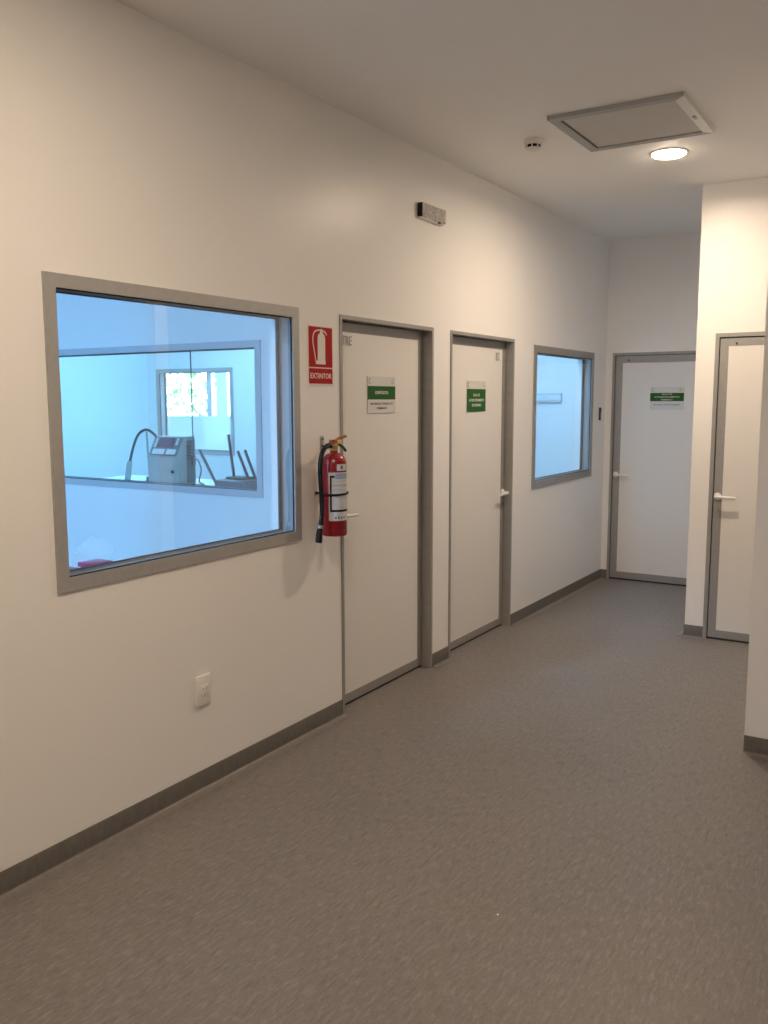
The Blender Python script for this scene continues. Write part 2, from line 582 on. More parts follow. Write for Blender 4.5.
def window(n, label, loc, rot, w, h, depth=0.085, face=0.048, split=None, both=False, gl=True, face_b=None, fm='alu'):
    t = thing('window_%d' % n, label, 'window', loc, rot, kind='structure')
    f = face; fb = face_b or face
    o, i = (0, w, 0, h), (f, w - f, fb, h - fb)
    out = 0.010
    for side in ([1] if not both else [1, -1]):
        w0, w1 = (-0.012, out) if side == 1 else (-depth - 0.030, -depth - 0.012)
        frame_piece('frame_rail', M[fm], t, [(0, h), (f, h - fb), (w - f, h - fb), (w, h)], w0, w1)
        frame_piece('frame_rail', M[fm], t, [(0, 0), (w, 0), (w - f, fb), (f, fb)], w0, w1)
        frame_piece('frame_stile', M[fm], t, [(0, 0), (f, fb), (f, h - fb), (0, h)], w0, w1)
        frame_piece('frame_stile', M[fm], t, [(w, 0), (w, h), (w - f, h - fb), (w - f, fb)], w0, w1)
    # reveal lining between the two panes
    bm = bmesh.new()
    g = 0.004
    a0, a1, b0, b1 = f - 0.006, w - f + 0.006, fb - 0.006, h - fb + 0.006
    box(bm, a0 - g, a0, b0 - g, b1 + g, -depth - 0.012, -0.0125)
    box(bm, a1, a1 + g, b0 - g, b1 + g, -depth - 0.012, -0.0125)
    box(bm, a0, a1, b0 - g, b0, -depth - 0.012, -0.0125)
    box(bm, a0, a1, b1, b1 + g, -depth - 0.012, -0.0125)
    obj('reveal_lining', bm, M['alu_dark'], t)
    # black glazing gasket just inside the front frame
    def ring(name, m, gw, z0, z1, u0, u1, v0, v1):
        bm = bmesh.new()
        box(bm, u0, u0 + gw, v0, v1, z0, z1)
        box(bm, u1 - gw, u1, v0, v1, z0, z1)
        box(bm, u0 + gw, u1 - gw, v0, v0 + gw, z0, z1)
        box(bm, u0 + gw, u1 - gw, v1 - gw, v1, z0, z1)
        return obj(name, bm, m, t)
    ring('gasket', M['gasket'], 0.0045, -0.004, 0.002, f, w - f, fb, h - fb)
    # rear glazing bead with its own dark seal
    ring('rear_bead', M['alu_dark'], 0.009, -depth - 0.010, -depth + 0.012, a0, a1, b0, b1)
    ring('rear_seal', M['gasket'], 0.003, -depth - 0.004, -depth + 0.0125, a0 + 0.009, a1 - 0.009, b0 + 0.009, b1 - 0.009)
    if gl:
        if split is None:
            pane(t, f + 0.002, w - f - 0.002, fb + 0.002, h - fb - 0.002, -0.006)
        else:
            pane(t, f + 0.002, split - 0.002, fb + 0.002, h - fb - 0.002, -0.006)
            pane(t, split + 0.002, w - f - 0.002, fb + 0.002, h - fb - 0.002, -0.006)
            bx('joint', M['joint'], t, split - 0.0013, split + 0.0013, fb, h - fb, -0.011, -0.001)
        pane(t, a0 + 0.010, a1 - 0.010, b0 + 0.010, b1 - 0.010, -depth)
    return t

window(1, 'large aluminium framed window left of the extinguisher sign, looking into a blue lit room', (0, W1[0], W1[2]), WL, W1[1] - W1[0], W1[3] - W1[2])
window(2, 'smaller aluminium framed window between the second door and the corridor end', (0, W2[0], W2[2]), WL, W2[1] - W2[0], W2[3] - W2[2], depth=0.075, face_b=0.055, fm='alu_door')
window(3, 'long inner window seen through the large window, with a vertical glass joint', (W3[0], 4.5, W3[2]), WF, W3[1] - W3[0], W3[3] - W3[2], depth=0.08, face=0.046, fm='alu_room', split=-1.79 - W3[0], both=False)
window(4, 'small far interior window behind the grey machine', (W4[0], 7.35, W4[2]), WF, W4[1] - W4[0], W4[3] - W4[2], depth=0.085, face=0.045)


def outer_window(n, label, x0, x1, z0, z1, mull):
    t = thing('window_%d' % n, label, 'window', (x0, 10.4, z0), WF, kind='structure')
    w, h = x1 - x0, z1 - z0
    frame_piece('frame_rail', M['white_bar'], t, [(0, h), (0.03, h - 0.03), (w - 0.03, h - 0.03), (w, h)], -0.06, 0.006)
    frame_piece('frame_rail', M['white_bar'], t, [(0, 0), (w, 0), (w - 0.03, 0.03), (0.03, 0.03)], -0.06, 0.006)
    frame_piece('frame_stile', M['white_bar'], t, [(0, 0), (0.03, 0.03), (0.03, h - 0.03), (0, h)], -0.06, 0.006)
    frame_piece('frame_stile', M['white_bar'], t, [(w, 0), (w, h), (w - 0.03, h - 0.03), (w - 0.03, 0.03)], -0.06, 0.006)
    for u in mull:
        bx('mullion', M['alu'], t, u - 0.05, u + 0.05, 0.03, h - 0.03, -0.055, 0.004)
    pane(t, 0.02, w - 0.02, 0.02, h - 0.02, -0.033)
    k = 9
    for i in range(k):
        u = 0.09 + (w - 0.18) * i / (k - 1)
        bm = bmesh.new()
        tube(bm, [(u, 0.0, -0.085), (u, h, -0.085)], 0.008, 6)
        obj('grille_bar', bm, M['white_bar'], t, smooth=True)
    return t

outer_window(5, 'bright barred garden window seen through the far interior window', W5[0], W5[1], W5[2], W5[3], [1.12])
outer_window(6, 'second bright barred garden window, cut off by the far window frame', W6[0], W6[1], W6[2], W6[3], [0.7])


# ------------------------------------------------------------------ doors
def lever_handle(parent, u, v, w, direction, length=0.125, out=0.050, lock=False):
    bm = bmesh.new()
    lathe(bm, [(0, 0), (0.024, 0), (0.026, 0.004), (0.024, 0.010), (0.012, 0.013), (0.011, out - 0.012)], (u, v, w), 20)
    h = obj('handle', bm, M['white_plastic'], parent, smooth=True)
    bm = bmesh.new()
    d = direction
    pts = smooth_path([(u - 0.002 * d, v, w + out - 0.016), (u + 0.012 * d, v, w + out - 0.001), (u + 0.05 * d, v - 0.001, w + out + 0.002), (u + length * d, v - 0.004, w + out - 0.004)], 6)
    n = len(pts)
    tube(bm, pts, [0.0125 - 0.0035 * i / (n - 1) for i in range(n)], 12)
    obj('lever', bm, M['white_plastic'], h, smooth=True)
    if lock:
        bm = bmesh.new()
        lathe(bm, [(0, 0), (0.011, 0), (0.011, 0.003), (0.009, 0.005), (0, 0.005)], (u - 0.02, v - 0.10, w), 16)
        obj('lock_cover', bm, M['pale_ink'], h, smooth=True)
    return h


def door(n, label, loc, rot, w, h, recess, handle_u, direction, flange=0.020, rail=0.050, hz=1.035, lock=False, closer_bolt=False, depth=0.12):
    t = thing('door_%d' % n, label, 'door', loc, rot, kind='structure')
    # jamb: front flange plus lining
    fl = flange
    frame_piece('jamb', M['alu_door'], t, [(0, 0), (fl, 0), (fl, h - fl), (0, h)], -depth, 0.006)
    frame_piece('jamb', M['alu_door'], t, [(w, 0), (w, h), (w - fl, h - fl), (w - fl, 0)], -depth, 0.006)
    frame_piece('head_jamb', M['alu_door'], t, [(0, h), (fl, h - fl), (w - fl, h - fl), (w, h)], -depth, 0.006)
    # stop behind the leaf, dark
    bm = bmesh.new()
    z0, z1 = -recess - 0.058, -recess - 0.042
    box(bm, fl, fl + 0.03, 0, h - fl, z0, z1)
    box(bm, w - fl - 0.03, w - fl, 0, h - fl, z0, z1)
    box(bm, fl + 0.03, w - fl - 0.03, h - fl - 0.03, h - fl, z0, z1)
    box(bm, fl, w - fl, 0, 0.022, z0 - 0.02, z0)  # low bar added to block light leaking in under the leaf
    obj('door_stop', bm, M['gasket'], t)
    g = 0.006
    a0, a1, b0, b1 = fl + g, w - fl - g, 0.015, h - fl - g
    r = rail
    bx('drop_seal', M['gasket'], t, fl, w - fl, 0.0, 0.0149, -recess - 0.036, -recess - 0.006)  # black strip added as the shade in the gap under the leaf
    leaf = bx('leaf', M['laminate'], t, a0 + r - 0.004, a1 - r + 0.004, b0 + r - 0.004, b1 - r + 0.004, -recess - 0.038, -recess - 0.002)
    zz = (-recess - 0.040, -recess)
    frame_piece('leaf_rail', M['alu_door'], leaf, [(a0, b1), (a0 + r, b1 - r), (a1 - r, b1 - r), (a1, b1)], *zz)
    frame_piece('leaf_rail', M['alu_door'], leaf, [(a0, b0), (a1, b0), (a1 - r, b0 + r), (a0 + r, b0 + r)], *zz)
    frame_piece('leaf_stile', M['alu_door'], leaf, [(a0, b0), (a0 + r, b0 + r), (a0 + r, b1 - r), (a0, b1)], *zz)
    frame_piece('leaf_stile', M['alu_door'], leaf, [(a1, b0), (a1, b1), (a1 - r, b1 - r), (a1 - r, b0 + r)], *zz)
    lever_handle(t, handle_u, hz, -recess, direction, lock=lock)
    if closer_bolt:
        bm = bmesh.new()
        lathe(bm, [(0, 0), (0.007, 0), (0.007, 0.010), (0.004, 0.013), (0, 0.013)], (closer_bolt, b1 - 0.038, -recess), 12)
        obj('peg', bm, M['dark_metal'], leaf, smooth=True)
    return t

w1_ = D1[1] - D1[0]
door(1, 'recessed white door just right of the fire extinguisher', (0, D1[0], 0), WL, w1_, DT, 0.058, 0.052, 1, hz=1.062)
w2_ = D2[1] - D2[0]
door(2, 'recessed white door with a mostly green sign, second on the left wall', (0, D2[0], 0), WL, w2_, DT, 0.054, w2_ - 0.050, -1, hz=0.998, lock=True)
door(3, 'grey white door closing the end of the corridor', (D3[0], YB, 0), WF, D3[1] - D3[0], 2.092, 0.004, 0.058, 1, flange=0.023, rail=0.062, hz=0.985, closer_bolt=0.145)
door(4, 'brightly lit white door at the right, partly hidden by the near wall corner', (D4[0], YR, 0), WF, D4[1] - D4[0], 2.112, 0.004, 0.057, 1, flange=0.026, rail=0.054, hz=1.008, closer_bolt=0.136)


# ------------------------------------------------------------------ signs on the doors
def logo_c(parent, u, v, r, z):
    bm = bmesh.new()
    pts = [(u + r * math.cos(a), v + r * 1.2 * math.sin(a), z) for a in [math.radians(50 + 260 * i / 14) for i in range(15)]]
    tube(bm, pts, r * 0.2, 6)
    obj('emblem', bm, M['pale_ink'], parent)


def logo_a(parent, u, v, r, z):
    bm = bmesh.new()
    prism(bm, [(u - r, v - r), (u - 0.45 * r, v - r), (u + 0.15 * r, v + 0.3 * r), (u + 0.15 * r, v + r), (u - 0.15 * r, v + r)], z, z + 0.0006)
    prism(bm, [(u + 0.2 * r, v - r), (u + r, v - r), (u + r, v - 0.4 * r), (u + 0.35 * r, v + 0.1 * r)], z, z + 0.0006)
    obj('emblem', bm, M['pale_ink'], parent)


def door_sign(label, loc, rot, w, h, g0, g1, lines, below, tsize):
    t = thing('door_sign', label, 'sign', loc, rot, group='signs on the doors')
    bx('plate', M['acrylic'], t, 0, w, 0, h, 0, 0.003)
    bx('green_band', M['green'], t, 0.0, w, g0, g1, 0.003, 0.0036)
    logo_c(t, 0.026, (g1 + h) / 2, 0.013, 0.0034)
    logo_a(t, w - 0.032, (g1 + h) / 2, 0.013, 0.0031)
    k = len(lines)
    for i, (s, wd) in enumerate(lines):
        v = (g0 + g1) / 2 + ((k - 1) / 2 - i) * tsize * 1.35
        text_part('lettering', s, tsize, M['white_sign'], t, w / 2, v, 0.0040, width=wd)
    for i, (s, wd, v) in enumerate(below):
        text_part('lettering', s, 0.018, M['ink'], t, w / 2, v, 0.0034, width=wd)
    return t

door_sign('sign with narrow green band and two dark text lines, on door beside the extinguisher', (-0.0585, 4.074, 1.597), WL, 0.292, 0.203, 0.076, 0.150,
          [('DEPÓSITO', 0.135)], [('MATERIALES Y PRODUCTO', 0.235, 0.052), ('TERMINADO', 0.11, 0.027)], 0.024)
door_sign('mostly green sign with three white text lines, on the second left door', (-0.0545, 5.278, 1.592), WL, 0.285, 0.205, 0.0, 0.151,
          [('SALA DE', 0.10), ('ACONDICIONAMIENTO', 0.225), ('SECUNDARIO', 0.14)], [], 0.025)
door_sign('sign with a green band above one small text line, on the end door', (0.409, YB + 0.0045, 1.582), WF, 0.295, 0.200, 0.074, 0.147,
          [('SALA DE', 0.09), ('ACONDICIONAMIENTO', 0.22), ('PRIMARIO', 0.10)], [('Acceso Restringido', 0.235, 0.043)], 0.018)

# small stickers on the door tops
t = thing('door_number', 'grey lettered tag at the top left of the door beside the extinguisher', 'lettering', (-0.0575, 3.83, 1.954), WL)
text_part('lettering', 'TRE', 0.068, M['pale_ink'], t, 0.048, 0.024, 0.0006, width=0.095)
t = thing('door_tag', 'small grey tag at the top right of the second left door', 'tag', (-0.0535, 5.728, 1.945), WL)
bx('plate', M['pale_ink'], t, 0.0, 0.055, 0, 0.055, 0, 0.002)
bx('window_insert', M['acrylic'], t, 0.018, 0.050, 0.010, 0.047, 0.002, 0.0025)

# ------------------------------------------------------------------ extinguisher sign
t = thing('extinguisher_sign', 'red and white EXTINTOR sign above the fire extinguisher', 'sign', (0.0, 3.458, 1.740), WL)
bx('plate', M['white_sign'], t, 0, 0.206, 0, 0.290, 0, 0.003)
bx('red_panel', M['red_sign'], t, 0.005, 0.201, 0.090, 0.285, 0.003, 0.0036)
bx('red_panel', M['red_sign'], t, 0.005, 0.201, 0.010, 0.0845, 0.003, 0.0036)
text_part('lettering', 'EXTINTOR', 0.036, M['white_sign'], t, 0.103, 0.047, 0.0040, width=0.176)
bm = bmesh.new()
z0, z1 = 0.0036, 0.0042
prism(bm, [(0.062, 0.105), (0.142, 0.105), (0.142, 0.122), (0.140, 0.122), (0.140, 0.235), (0.133, 0.250), (0.120, 0.255), (0.120, 0.264), (0.098, 0.264), (0.098, 0.255),
           (0.085, 0.250), (0.078, 0.235), (0.078, 0.122), (0.062, 0.122)], z0, z1)
prism(bm, [(0.100, 0.262), (0.112, 0.262), (0.114, 0.276), (0.104, 0.276)], z0, z1)
prism(bm, [(0.112, 0.268), (0.142, 0.258), (0.154, 0.247), (0.156, 0.251), (0.144, 0.265), (0.113, 0.275)], z0, z1)
hose = smooth_path([(0.104, 0.270, 0), (0.075, 0.268, 0), (0.050, 0.257, 0), (0.040, 0.235, 0), (0.040, 0.205, 0), (0.052, 0.160, 0), (0.064, 0.114, 0)], 5)
for a, b in zip(hose, hose[1:]):
    d = (b - a).normalized(); nrm = Vector((-d.y, d.x, 0)) * 0.0032
    prism(bm, [((a - nrm).x, (a - nrm).y), ((b - nrm).x, (b - nrm).y), ((b + nrm).x, (b + nrm).y), ((a + nrm).x, (a + nrm).y)], z0, z1)
obj('pictogram', bm, M['white_sign'], t)

# ------------------------------------------------------------------ fire extinguisher
EX, EY, EZ = 0.088, 3.545, 1.003
t = thing('fire_extinguisher', 'red fire extinguisher with white label hung on the wall beside the first door', 'extinguisher', (EX, EY, EZ))
R_ = 0.0625
bm = bmesh.new()
lathe(bm, [(0, 0.006), (0.050, 0.006), (0.052, 0.0), (R_ - 0.004, 0.0), (R_, 0.008), (R_, 0.358), (R_ - 0.003, 0.373), (R_ - 0.011, 0.389), (R_ - 0.025, 0.402), (0.026, 0.407), (0.019, 0.411), (0.018, 0.424), (0, 0.424)], n=48)
obj('cylinder', bm, M['red_paint'], t, smooth=True)
bm = bmesh.new()
lathe(bm, [(0, 0.420), (0.020, 0.420), (0.021, 0.436), (0.014, 0.440), (0.013, 0.462), (0, 0.464)], n=24)
box(bm, -0.011, 0.011, -0.030, 0.024, 0.436, 0.452, bevel=0.002)
obj('valve', bm, M['brass'], t, smooth=True)
bm = bmesh.new()   # carrying handle, lower grip
pts = smooth_path([(0, -0.018, 0.447), (0.0, 0.03, 0.450), (0.0, 0.075, 0.436), (0.0, 0.103, 0.414)], 5)
tube(bm, pts, [0.007] * len(pts), 8)
obj('grip', bm, M['dark_metal'], t, smooth=True)
bm = bmesh.new()   # squeeze lever
pts = smooth_path([(0, -0.034, 0.450), (0.0, 0.010, 0.464), (0.0, 0.055, 0.480), (0.0, 0.104, 0.487)], 5)
tube(bm, pts, [0.012 - 0.005 * i / (len(pts) - 1) for i in range(len(pts))], 8)
box(bm, -0.010, 0.010, -0.028, 0.012, 0.450, 0.474, bevel=0.003)
obj('squeeze_lever', bm, M['lever_red'], t, smooth=True)
bm = bmesh.new()
box(bm, -0.013, 0.013, 0.018, 0.050, 0.452, 0.472, bevel=0.004)
obj('safety_clip', bm, M['yellow'], t, smooth=True)
bm = bmesh.new()
pts = smooth_path([(0.0, -0.022, 0.444), (0.003, -0.060, 0.446), (0.004, -0.098, 0.420), (0.004, -0.118, 0.370), (0.004, -0.121, 0.300), (0.002, -0.110, 0.210), (0.002, -0.108, 0.120), (0.0, -0.122, 0.045)], 8)
tube(bm, pts, 0.0115, 12)
obj('hose', bm, M['black_plastic'], t, smooth=True)
bm = bmesh.new()
tube(bm, [(0.0, -0.121, 0.050), (0.0, -0.128, 0.026), (0.0, -0.134, -0.018), (0.0, -0.135, -0.022)], [0.0125, 0.015, 0.017, 0.014], 14)
obj('nozzle', bm, M['black_plastic'], t, smooth=True)
bm = bmesh.new()
tube(bm, [(0.0, -0.1185, 0.062), (0.0, -0.1215, 0.047)], 0.0135, 14)
obj('hose_collar', bm, M['steel'], t, smooth=True)


def patch(bm, r, a0, a1, z0, z1, n=None):
    """thin curved sticker on the cylinder between angles a0..a1 (degrees about z, 0 = +x)."""
    n = n or max(1, int(abs(a1 - a0) / 5))
    rows = []
    for i in range(n + 1):
        a = math.radians(a0 + (a1 - a0) * i / n)
        c, s = math.cos(a), math.sin(a)
        rows.append([bm.verts.new((rr * c, rr * s, z)) for rr, z in ((r - 0.0004, z0), (r, z0), (r, z1), (r - 0.0004, z1))])
    for a, b in zip(rows, rows[1:]):
        for k in range(4):
            bm.faces.new((a[k], a[(k + 1) % 4], b[(k + 1) % 4], b[k]))
    bm.faces.new(rows[0]); bm.faces.new(list(reversed(rows[-1])))

def curved(name, m, parent, patches, label=None, kind=None):
    bm = bmesh.new()
    for p in patches:
        patch(bm, *p)
    return obj(name, bm, m, parent, smooth=True, label=label, kind=kind)

r0 = R_ + 0.0006
lab = curved('label', M['paper'], t, [(r0, -80, 28, 0.078, 0.316)])
r1 = R_ + 0.0011
curved('label_header', M['blue_print'], lab, [(r1, -50, 28, 0.284, 0.311)])
curved('label_border', M['black_plastic'], lab, [(r1, -74, -66, 0.124, 0.300), (r1, -74, -52, 0.290, 0.301), (r1, -74, 26, 0.122, 0.133)])
txt = []
rnd = random.Random(4)
for z in (0.232, 0.227):
    pass
a = -60
while a < 20:
    w_ = rnd.uniform(4, 9)
    txt.append((r1, a, a + w_, 0.248, 0.257)); a += w_ + 2
for z in (0.272, 0.232, 0.224, 0.184, 0.175, 0.166, 0.157, 0.148, 0.140):
    a = -60 + rnd.uniform(0, 3)
    end = 18 if z != 0.232 else -20
    while a < end:
        w_ = rnd.uniform(3, 10)
        txt.append((r1, a, min(a + w_, end + 3), z, z + 0.0025)); a += w_ + 1.6
curved('label_text', M['pale_ink'], lab, txt, kind='stuff')
curved('label_numbers', M['ink'], lab, [(r1, -52 + 14 * i, -45 + 14 * i, 0.088, 0.099) for i in range(4)], kind='stuff')
g = curved('gauge_label', M['paper'], t, [(r0, -42, 14, 0.324, 0.356)])
curved('gauge_mark', M['ink'], g, [(r1, -24, -12, 0.332, 0.348)])
bm = bmesh.new()   # strap round the cylinder, tied back to the wall
n = 36
pts = []
for i in range(n + 1):
    a_ = math.radians(-165 + 330 * i / n)
    pts.append(((R_ + 0.0045) * math.cos(a_), (R_ + 0.0045) * math.sin(a_), 0.209 + 0.004 * math.sin(a_)))
tube(bm, [(-EX + 0.002, -0.045, 0.209)] + pts + [(-EX + 0.002, 0.045, 0.209)], 0.0056, 8)
obj('strap', bm, M['black_plastic'], t, smooth=True)

t = thing('wall_hook', 'small metal hook plate on the wall above the extinguisher hose', 'hook', (0, 3.552, 1.425), WL)
bx('plate', M['steel'], t, 0.0, 0.030, 0.0, 0.068, 0, 0.004, bevel=0.001)
for v in (0.018, 0.052):
    bm = bmesh.new(); lathe(bm, [(0, 0.004), (0.006, 0.004), (0.0055, 0.007), (0, 0.0075)], (0.015, v, 0), 10)
    obj('screw', bm, M['dark_metal'], t, smooth=True)
bm = bmesh.new(); tube(bm, [(0.015, 0.008, 0.003), (0.010, 0.006, 0.040), (0.004, 0.006, 0.073)], 0.004, 8)
obj('hook_arm', bm, M['steel'], t, smooth=True)

# ------------------------------------------------------------------ wall fittings
t = thing('emergency_light', 'grey ribbed emergency light box high on the left wall', 'lamp', (0, 4.515, 2.706), WL)
bx('body', M['white_plastic'], t, 0.004, 0.290, 0, 0.088, 0, 0.026, bevel=0.003)
bx('end_cap', M['black_plastic'], t, 0.0, 0.006, 0.006, 0.082, 0.004, 0.034)  # left end coloured dark
d = bx('diffuser', M['prism'], t, 0.010, 0.288, 0.006, 0.085, 0.025, 0.036, bevel=0.003)
for i in range(19):
    u = 0.018 + i * 0.0138
    bm = bmesh.new()
    prism(bm, [(u, 0.014), (u + 0.009, 0.014), (u + 0.009, 0.074), (u, 0.078)], 0.0355, 0.038)
    obj('rib', bm, M['prism'], d)
bx('test_button', M['black_plastic'], t, 0.205, 0.232, -0.001, 0.006, 0.022, 0.032)

t = thing('wall_socket', 'white wall socket low on the left wall under the large window', 'socket', (0, 2.630, 0.375), WL)
bx('plate', M['white_plastic'], t, 0, 0.088, 0, 0.130, 0, 0.013, bevel=0.004)
ins = bx('insert', M['white_plastic'], t, 0.026, 0.066, 0.040, 0.088, 0.012, 0.0155, bevel=0.0015)
for u in (0.036, 0.053):
    bx('slot', M['pale_ink'], ins, u, u + 0.003, 0.064, 0.078, 0.0150, 0.0158)
bm = bmesh.new(); lathe(bm, [(0, 0), (0.003, 0), (0.003, 0.0006), (0, 0.0006)], (0.0455, 0.053, 0.0152), 10)
obj('earth_hole', bm, M['pale_ink'], ins)

t = thing('access_keypad', 'slim dark keypad on the left wall next to the far corner', 'keypad', (0, 7.835, 1.485), WL)
bx('body', M['dark_metal'], t, 0, 0.034, 0, 0.115, 0, 0.016, bevel=0.003)
bx('display', M['screen'], t, 0.005, 0.029, 0.078, 0.105, 0.0155, 0.017)
for i in range(3):
    for j in range(3):
        bx('key', M['grey_plastic'], t, 0.005 + 0.009 * i, 0.011 + 0.009 * i, 0.012 + 0.02 * j, 0.026 + 0.02 * j, 0.0155, 0.017)

# ------------------------------------------------------------------ ceiling fittings
HX0, HX1, HY0, HY1 = 0.827, 1.500, 4.393, 5.072
t = thing('ceiling_hatch', 'square metal framed access hatch in the ceiling next to the downlight', 'hatch', (HX0, HY0, H))
w, h = HX1 - HX0, HY1 - HY0
f = 0.050
frame_piece('hatch_frame', M['alu'], t, [(0, 0), (w, 0), (w - f, f), (f, f)], -0.020, 0.0)
frame_piece('hatch_frame', M['alu'], t, [(0, h), (f, h - f), (w - f, h - f), (w, h)], -0.020, 0.0)
frame_piece('hatch_frame', M['alu'], t, [(0, 0), (f, f), (f, h - f), (0, h)], -0.020, 0.0)
frame_piece('hatch_frame', M['white_plastic'], t, [(w, 0), (w, h), (w - f, h - f), (w - f, f)], -0.020, 0.0)  # right rail given a paler colour for the lamp light on it
bx('hatch_panel', M['hatch'], t, f + 0.006, w - f - 0.001, f + 0.001, h - f - 0.001, -0.013, 0.0)
bm = bmesh.new()
box(bm, f, f + 0.0055, f, h - f, -0.0185, -0.001); box(bm, f, w - f, f, f + 0.002, -0.0185, -0.001)
obj('hatch_seal', bm, M['dark_metal'], t)  # dark strips along two inner edges of the frame
bx('latch', M['steel'], t, w - 0.036, w - 0.018, h * 0.48, h * 0.55, -0.026, -0.020, bevel=0.002)

t = thing('smoke_detector', 'small white smoke detector on the ceiling left of the hatch', 'detector', (0.612, 4.735, H))
bm = bmesh.new(); lathe(bm, [(0, 0), (0.052, 0), (0.053, -0.008), (0.050, -0.030), (0.0, -0.030)], n=32)
obj('base', bm, M['white_plastic'], t, smooth=True)
bm = bmesh.new(); lathe(bm, [(0.0, -0.0295), (0.040, -0.0295), (0.038, -0.046), (0, -0.046)], n=32)
obj('sensing_gap', bm, M['black_plastic'], t, smooth=True)
for i in range(8):
    a_ = 2 * PI * (i + 0.3) / 8
    bm = bmesh.new()
    tube(bm, [(0.0415 * math.cos(a_), 0.0415 * math.sin(a_), -0.029), (0.0405 * math.cos(a_), 0.0405 * math.sin(a_), -0.047)], 0.0035, 6)
    obj('vent_rib', bm, M['white_plastic'], t)
bm = bmesh.new(); lathe(bm, [(0, -0.0455), (0.043, -0.0455), (0.041, -0.052), (0.028, -0.058), (0, -0.059)], n=32)
obj('cap', bm, M['white_plastic'], t, smooth=True)


def lamp_under(parent, name, size, power, col, z, square=False, spread=PI):
    ld = bpy.data.lights.new(name, 'AREA')
    ld.shape = 'SQUARE' if square else 'DISK'
    ld.size = size
    ld.energy = power
    ld.color = col
    ld.spread = spread
    lo = bpy.data.objects.new(name, ld)
    C.objects.link(lo)
    lo.parent = parent
    lo.location = (0, 0, z)
    return lo

def downlight(loc, label, power=DOWNLIGHT_W, spread=PI):
    t = thing('downlight', label, 'lamp', loc, group='round ceiling downlights')
    bm = bmesh.new()
    lathe(bm, [(0.095, 0.0), (0.112, 0.0), (0.112, -0.002), (0.106, -0.006), (0.097, -0.006), (0.095, -0.003), (0.095, 0.0)], n=48)
    obj('trim_ring', bm, M['white_plastic'], t, smooth=True)
    bm = bmesh.new()
    lathe(bm, [(0, 0.0), (0.094, 0.0), (0.094, -0.006), (0.086, -0.014), (0.06, -0.021), (0.03, -0.0245), (0, -0.0255)], n=48)
    obj('lit_disc', bm, M['lens'], t, smooth=True)
    lamp_under(t, 'lamp_light', 0.17, power, DOWNLIGHT_COL, -0.0265, spread=spread)
    return t

dl = downlight((1.178, 5.405, H), 'round glowing downlight in the ceiling beside the hatch', DOWNLIGHT_W * 0.84, 3.0)
downlight((1.35, 1.55, H), 'round downlight overhead in front of the large window', DOWNLIGHT_W * 0.80)
downlight((1.9, -1.5, H), 'round downlight behind the viewer, over the corridor', DOWNLIGHT_W * 0.66)


def led_panel(loc, label, power, col=PANEL_COL):  # unseen ceiling lights added to give the side rooms their blue light
    t = thing('ceiling_panel_light', label, 'lamp', loc, group='square ceiling lights in the side rooms')
    for a, b, c, d in ((-0.31, 0.31, -0.31, -0.29), (-0.31, 0.31, 0.29, 0.31), (-0.31, -0.29, -0.29, 0.29), (0.29, 0.31, -0.29, 0.29)):
        bx('panel_frame', M['white_plastic'], t, a, b, c, d, -0.03, 0.0)
    bx('panel_lens', M['panel_lens'], t, -0.29, 0.29, -0.29, 0.29, -0.022, -0.004)
    lamp_under(t, 'lamp_light', 0.56, power, col, -0.031, True)
    return t

led_panel((-1.0, 0.0, H), 'square ceiling light in the room behind the large window', PANEL_W_A * 2.3)
led_panel((-4.2, 0.6, H), 'square ceiling light at the far side of the near room', PANEL_W_A * 0.8)
led_panel((-3.4, 5.9, H), 'square ceiling light over the grey machine', PANEL_W_B, PANEL_COL_B)
led_panel((-6.4, 8.9, H), 'square ceiling light in the garden room', PANEL_W_C, PANEL_COL_B)
led_panel((-0.62, 6.75, H), 'square ceiling light just behind the small window', PANEL_W_D * 0.5, PANEL_COL_D)
led_panel((-1.4, 8.8, H), 'square ceiling light in the packing room', PANEL_W_D, PANEL_COL_D)

# ------------------------------------------------------------------ room behind the inner window
t = thing('work_table', 'long white table behind the inner window carrying the grey machine', 'table', (-2.45, 5.12, 0))
bx('table_top', M['bench'], t, -1.15, 1.12, -0.42, 0.45, 0.965, 1.000, bevel=0.004)
for u in (-1.08, 1.05):
    for v in (-0.35, 0.38):
        bx('leg', M['steel'], t, u - 0.02, u + 0.02, v - 0.02, v + 0.02, 0, 0.965)

t = thing('coding_machine', 'grey box machine with sloped control panel on the table behind glass', 'machine', (-2.775, 5.0, 1.0))
mw, md, mh, fh = 0.335, 0.20, 0.385, 0.225
bm = bmesh.new()
prof = [(0, 0), (md, 0), (md, mh), (0.09, mh), (0.0, fh)]
a = [bm.verts.new((0, y, z)) for y, z in prof]; b = [bm.verts.new((mw, y, z)) for y, z in prof]
bm.faces.new(a); bm.faces.new(list(reversed(b)))
for i in range(5):
    bm.faces.new((a[i], b[i], b[(i + 1) % 5], a[(i + 1) % 5]))
es = list(bm.edges)
bmesh.ops.bevel(bm, geom=es, offset=0.006, segments=2, affect='EDGES', profile=0.5)
obj('body', bm, M['machine'], t, smooth=True)
